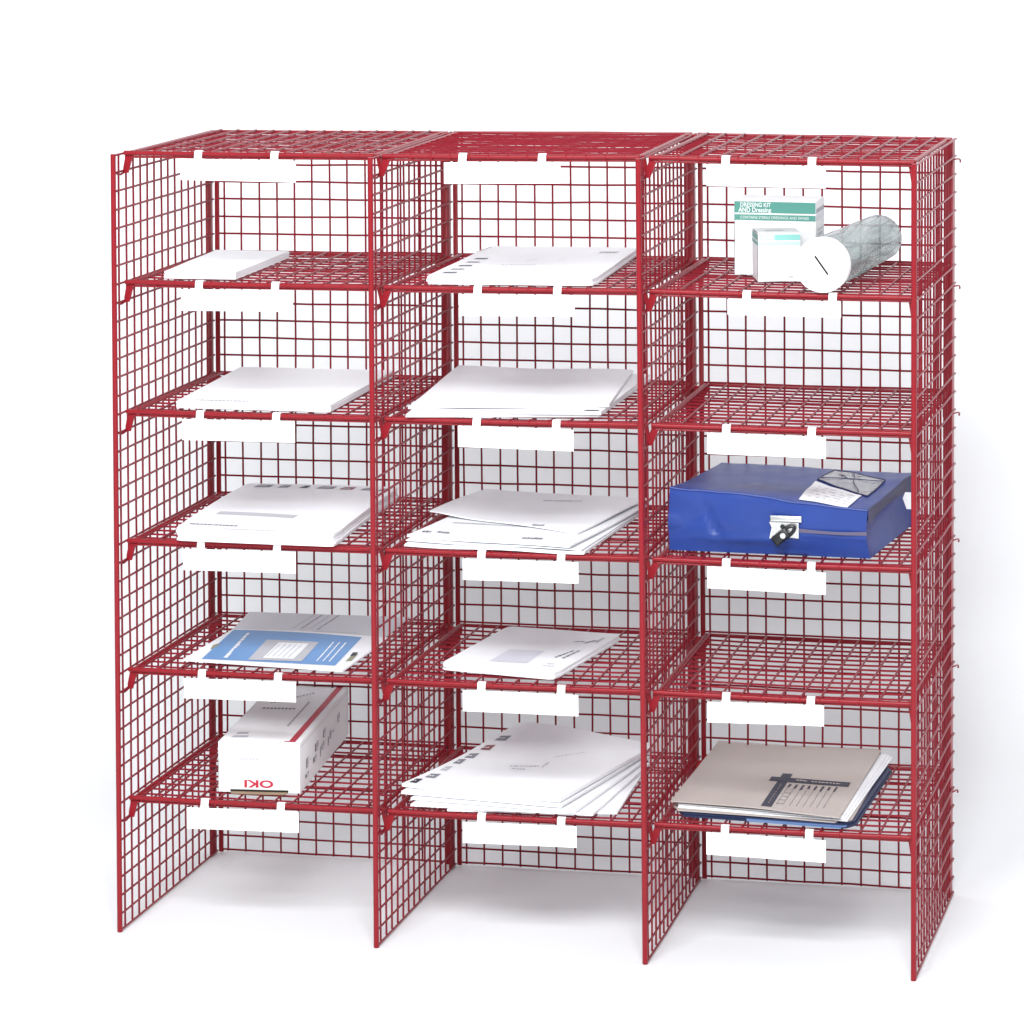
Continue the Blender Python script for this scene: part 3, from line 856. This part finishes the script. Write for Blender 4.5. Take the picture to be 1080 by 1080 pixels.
# clear document pocket on top
def onbag(x, y, e=.0008):
    # find s,t of a point on the top
    s = t_ = .5
    for _ in range(12):
        p = bagP(s, t_, 1); s += (x - p.x) / .265; t_ += (y - p.y) / .25
    return bagP(s, t_, 1) + Vector((0, 0, e))
def zb_top(x, y): return onbag(x, y, 0).z
pk = [(.8950, .201), (.9715, .128), (.9800, .226), (.9045, .288)]
bm = bmesh.new()
patch(bm, pk, lambda x, y: zb_top(x, y) + .0020 * math.exp(-((x - .937) / .02) ** 2 - ((y - .21) / .03) ** 2), 0, 14, 12, .0010)
pocket = link('document_pocket', bm, 'clear', parent=t, angle=60)
for a, b in zip(pk, pk[1:] + pk[:1]):
    bm = bmesh.new(); rod(bm, [onbag(*(Vector(a).lerp(Vector(b), i / 8)), .0010) for i in range(9)], .0011, 6); link('pocket_edge', bm, 'trim', parent=pocket)
for a, b in (((.898, .209), (.976, .216)), ((.931, .262), (.955, .148)), ((.92, .235), (.940, .205))):
    bm = bmesh.new(); rod(bm, [onbag(*(Vector(a).lerp(Vector(b), i / 8)), .0022 + .001 * math.sin(i / 8 * 3.14)) + Vector((.002 * math.sin(i), 0, 0)) for i in range(9)], .0006, 6); link('pocket_crease', bm, 'trim', parent=pocket)
# loose address card
cd = [(.8915, .066), (.9595, .004), (.9640, .124), (.8945, .190)]
cd = [(.8915, .074), (.9570, .056), (.9640, .128), (.8940, .188)]
bm = bmesh.new(); cc = [Vector(p) for p in cd]
slab(bm, cc, lambda x, y: zb_top(x, y) + .0008, lambda x, y: zb_top(x, y) + .0016, 12, 10)
rr = random.Random(3)
for j in range(5):
    words(bm, bil(cc, .12, .18 + j * .15), bil(cc, .9, .18 + j * .15), (0, .003), lambda x, y: zb_top(x, y) + .0016, 1, .0004, .004, .012, .006, seed=200 + j)
o = link('address_card', bm, ['paper', 'faint'], base=(.925, .12, zb + .078), angle=40)
tag(o, 'white address card lying on top of the blue postal bag', 'card')
# white tag behind the bag's right end
bm = bmesh.new(); prism(bm, [(1.010, zb + .036), (1.018, zb + .036), (1.018, zb + .058), (1.008, zb + .058), (1.005, zb + .050)], 1, .215, .2158)
link('hanging_tag', bm, 'paper', parent=t, smooth=False)
# padlock hanging on the plate
pd = thing('padlock', (.872, .048, zb + .02), 'small black padlock with steel rivet hanging from the bag lock plate', 'padlock')
ctr = Vector((.8745, .0480, zb + .0285)); a = math.radians(38)
ux = Vector((math.cos(a), 0, math.sin(a))); uz = Vector((-math.sin(a), 0, math.cos(a)))
bm = bmesh.new(); b2 = bmesh.new(); box(b2, (-.0145, -.0035, -.0068), (.0085, .0035, .0068), bev=.002)
for v in b2.verts: v.co = ctr + ux * v.co.x + Vector((0, v.co.y, 0)) + uz * v.co.z
mp = {v: bm.verts.new(v.co) for v in b2.verts}
for f in b2.faces: bm.faces.new([mp[v] for v in f.verts])
b2.free(); link('lock_body', bm, 'black', parent=pd)
bm = bmesh.new(); rod(bm, [ctr + ux * (.006 + .0125 * math.sin(q)) + uz * (.0052 * math.cos(q)) for q in [math.pi * i / 10 for i in range(11)]], .0024, 8)
link('shackle', bm, 'black', parent=pd)
bm = bmesh.new(); rod(bm, [ctr + Vector((0.001, -.0052, .0005)), ctr + Vector((0.001, -.0034, .0005))], .0036, 14); link('rivet', bm, 'steel', parent=pd)

# ---------------------------------------------------------------- column 3, bottom: blue folder under buff folder
zk = ZS(1)
bm = bmesh.new()
CB = [Vector(p) for p in ((.7300, .0600), (.9670, .0440), (.9760, .345), (.737, .365))]
slab(bm, CB, lambda x, y: zk, lambda x, y: zk + .0022, 20, 16, 0, rnd=.05)
slab(bm, [Vector(p) for p in ((.7290, .0630), (.9640, .0480), (.974, .345), (.737, .365))], lambda x, y: zk + .0026, lambda x, y: zk + .0046, 20, 16, 0, rnd=.05)
slab(bm, [Vector(p) for p in ((.8260, .0500), (.9560, .0425), (.962, .20), (.83, .21))], lambda x, y: zk + .0023, lambda x, y: zk + .0026, 8, 8, 1)
patch(bm, [(.8260, .0470), (.9500, .0390), (.9520, .0480), (.8240, .0560)], lambda x, y: zk + .0008 + (y - .04) * .12, 1, 4, 2)
o = link('folder', bm, ['navy', 'steelblue'], base=(.85, .2, zk), angle=35)
tag(o, 'navy blue folder with pale blue sheet lying under the buff folder', 'folder')


def ruf(x, y): return .0020 * math.exp(-((x - .84) / .06) ** 2) * math.exp(-((y - .05) / .12) ** 2) + .0012 * math.sin(x * 17 + 1) * math.sin(y * 13) + .0012
f = thing('folder', (.84, .2, zk + .005), 'buff card document folder with a dark printed cross, bottom shelf of right column', 'folder')
bm = bmesh.new()
slab(bm, [Vector(p) for p in ((.7215, .066), (.9610, .0480), (.9630, .378), (.727, .388))], lambda x, y: zk + .0050 + ruf(x, y) * .3, lambda x, y: zk + .0062 + ruf(x, y) * .3, 24, 18, 0, rnd=.05)
link('rear_cover', bm, 'manila', parent=f, angle=35)
bm = bmesh.new()
for i in range(3):
    slab(bm, [Vector(p) for p in ((.730, .074 + .002 * i), (.9570 - .003 * i, .0520 + .003 * i), (.9690 - .003 * i, .374), (.732, .380))], lambda x, y, i=i: zk + .0072 + .0016 * i, lambda x, y, i=i: zk + .0084 + .0016 * i, 16, 12, 0, wav=.001, seed=i)
link('loose_sheets', bm, 'paper', parent=f, angle=35)
bm = bmesh.new(); top = lambda x, y: zk + .0142 + ruf(x, y)
slab(bm, [Vector(p) for p in ((.7205, .073), (.9480, .042), (.9530, .381), (.7255, .392))], lambda x, y: zk + .0130 + ruf(x, y), top, 30, 20, 0, wav=.0006)
patch(bm, [(.8415, .0655), (.8555, .0640), (.8550, .2340), (.8415, .2345)], top, 1, 4, 14, .0004)
patch(bm, [(.8300, .1920), (.9370, .1870), (.9370, .2080), (.8300, .2140)], top, 1, 14, 3, .0007)
words(bm, (.8650, .1990), (.880, .198), (0, .006), top, 2, .0011, .002, .006, .0008, seed=300); words(bm, (.886, .1970), (.926, .195), (0, .005), top, 2, .0011, .002, .005, .0012, seed=301)
words(bm, (.8485, .080), (.8485, .18), (.0012, 0), top, 2, .0008, .002, .005, .006, seed=302)
for i in range(8):
    x = .8590 + i * .0088
    words(bm, (x, .165 - (i % 3) * .004), (x + .0005, .182), (.0035, 0), top, 1, .0005, .002, .006, .001, seed=310 + i)
    words(bm, (x, .078), (x + .0005, .16), (.0008, 0), top, 3, .0005, .02, .04, .001, seed=330 + i)
for j in range(4):
    words(bm, (.8595, .082 + j * .018), (.868, .0815 + j * .018), (0, .003), top, 3, .0006, .001, .004, .001, seed=350 + j)
link('front_cover', bm, ['manila', 'ink', 'manila', 'midgrey'], parent=f, angle=35)

# tidy helper properties
for o in S.objects:
    if '_org' in o: del o['_org']
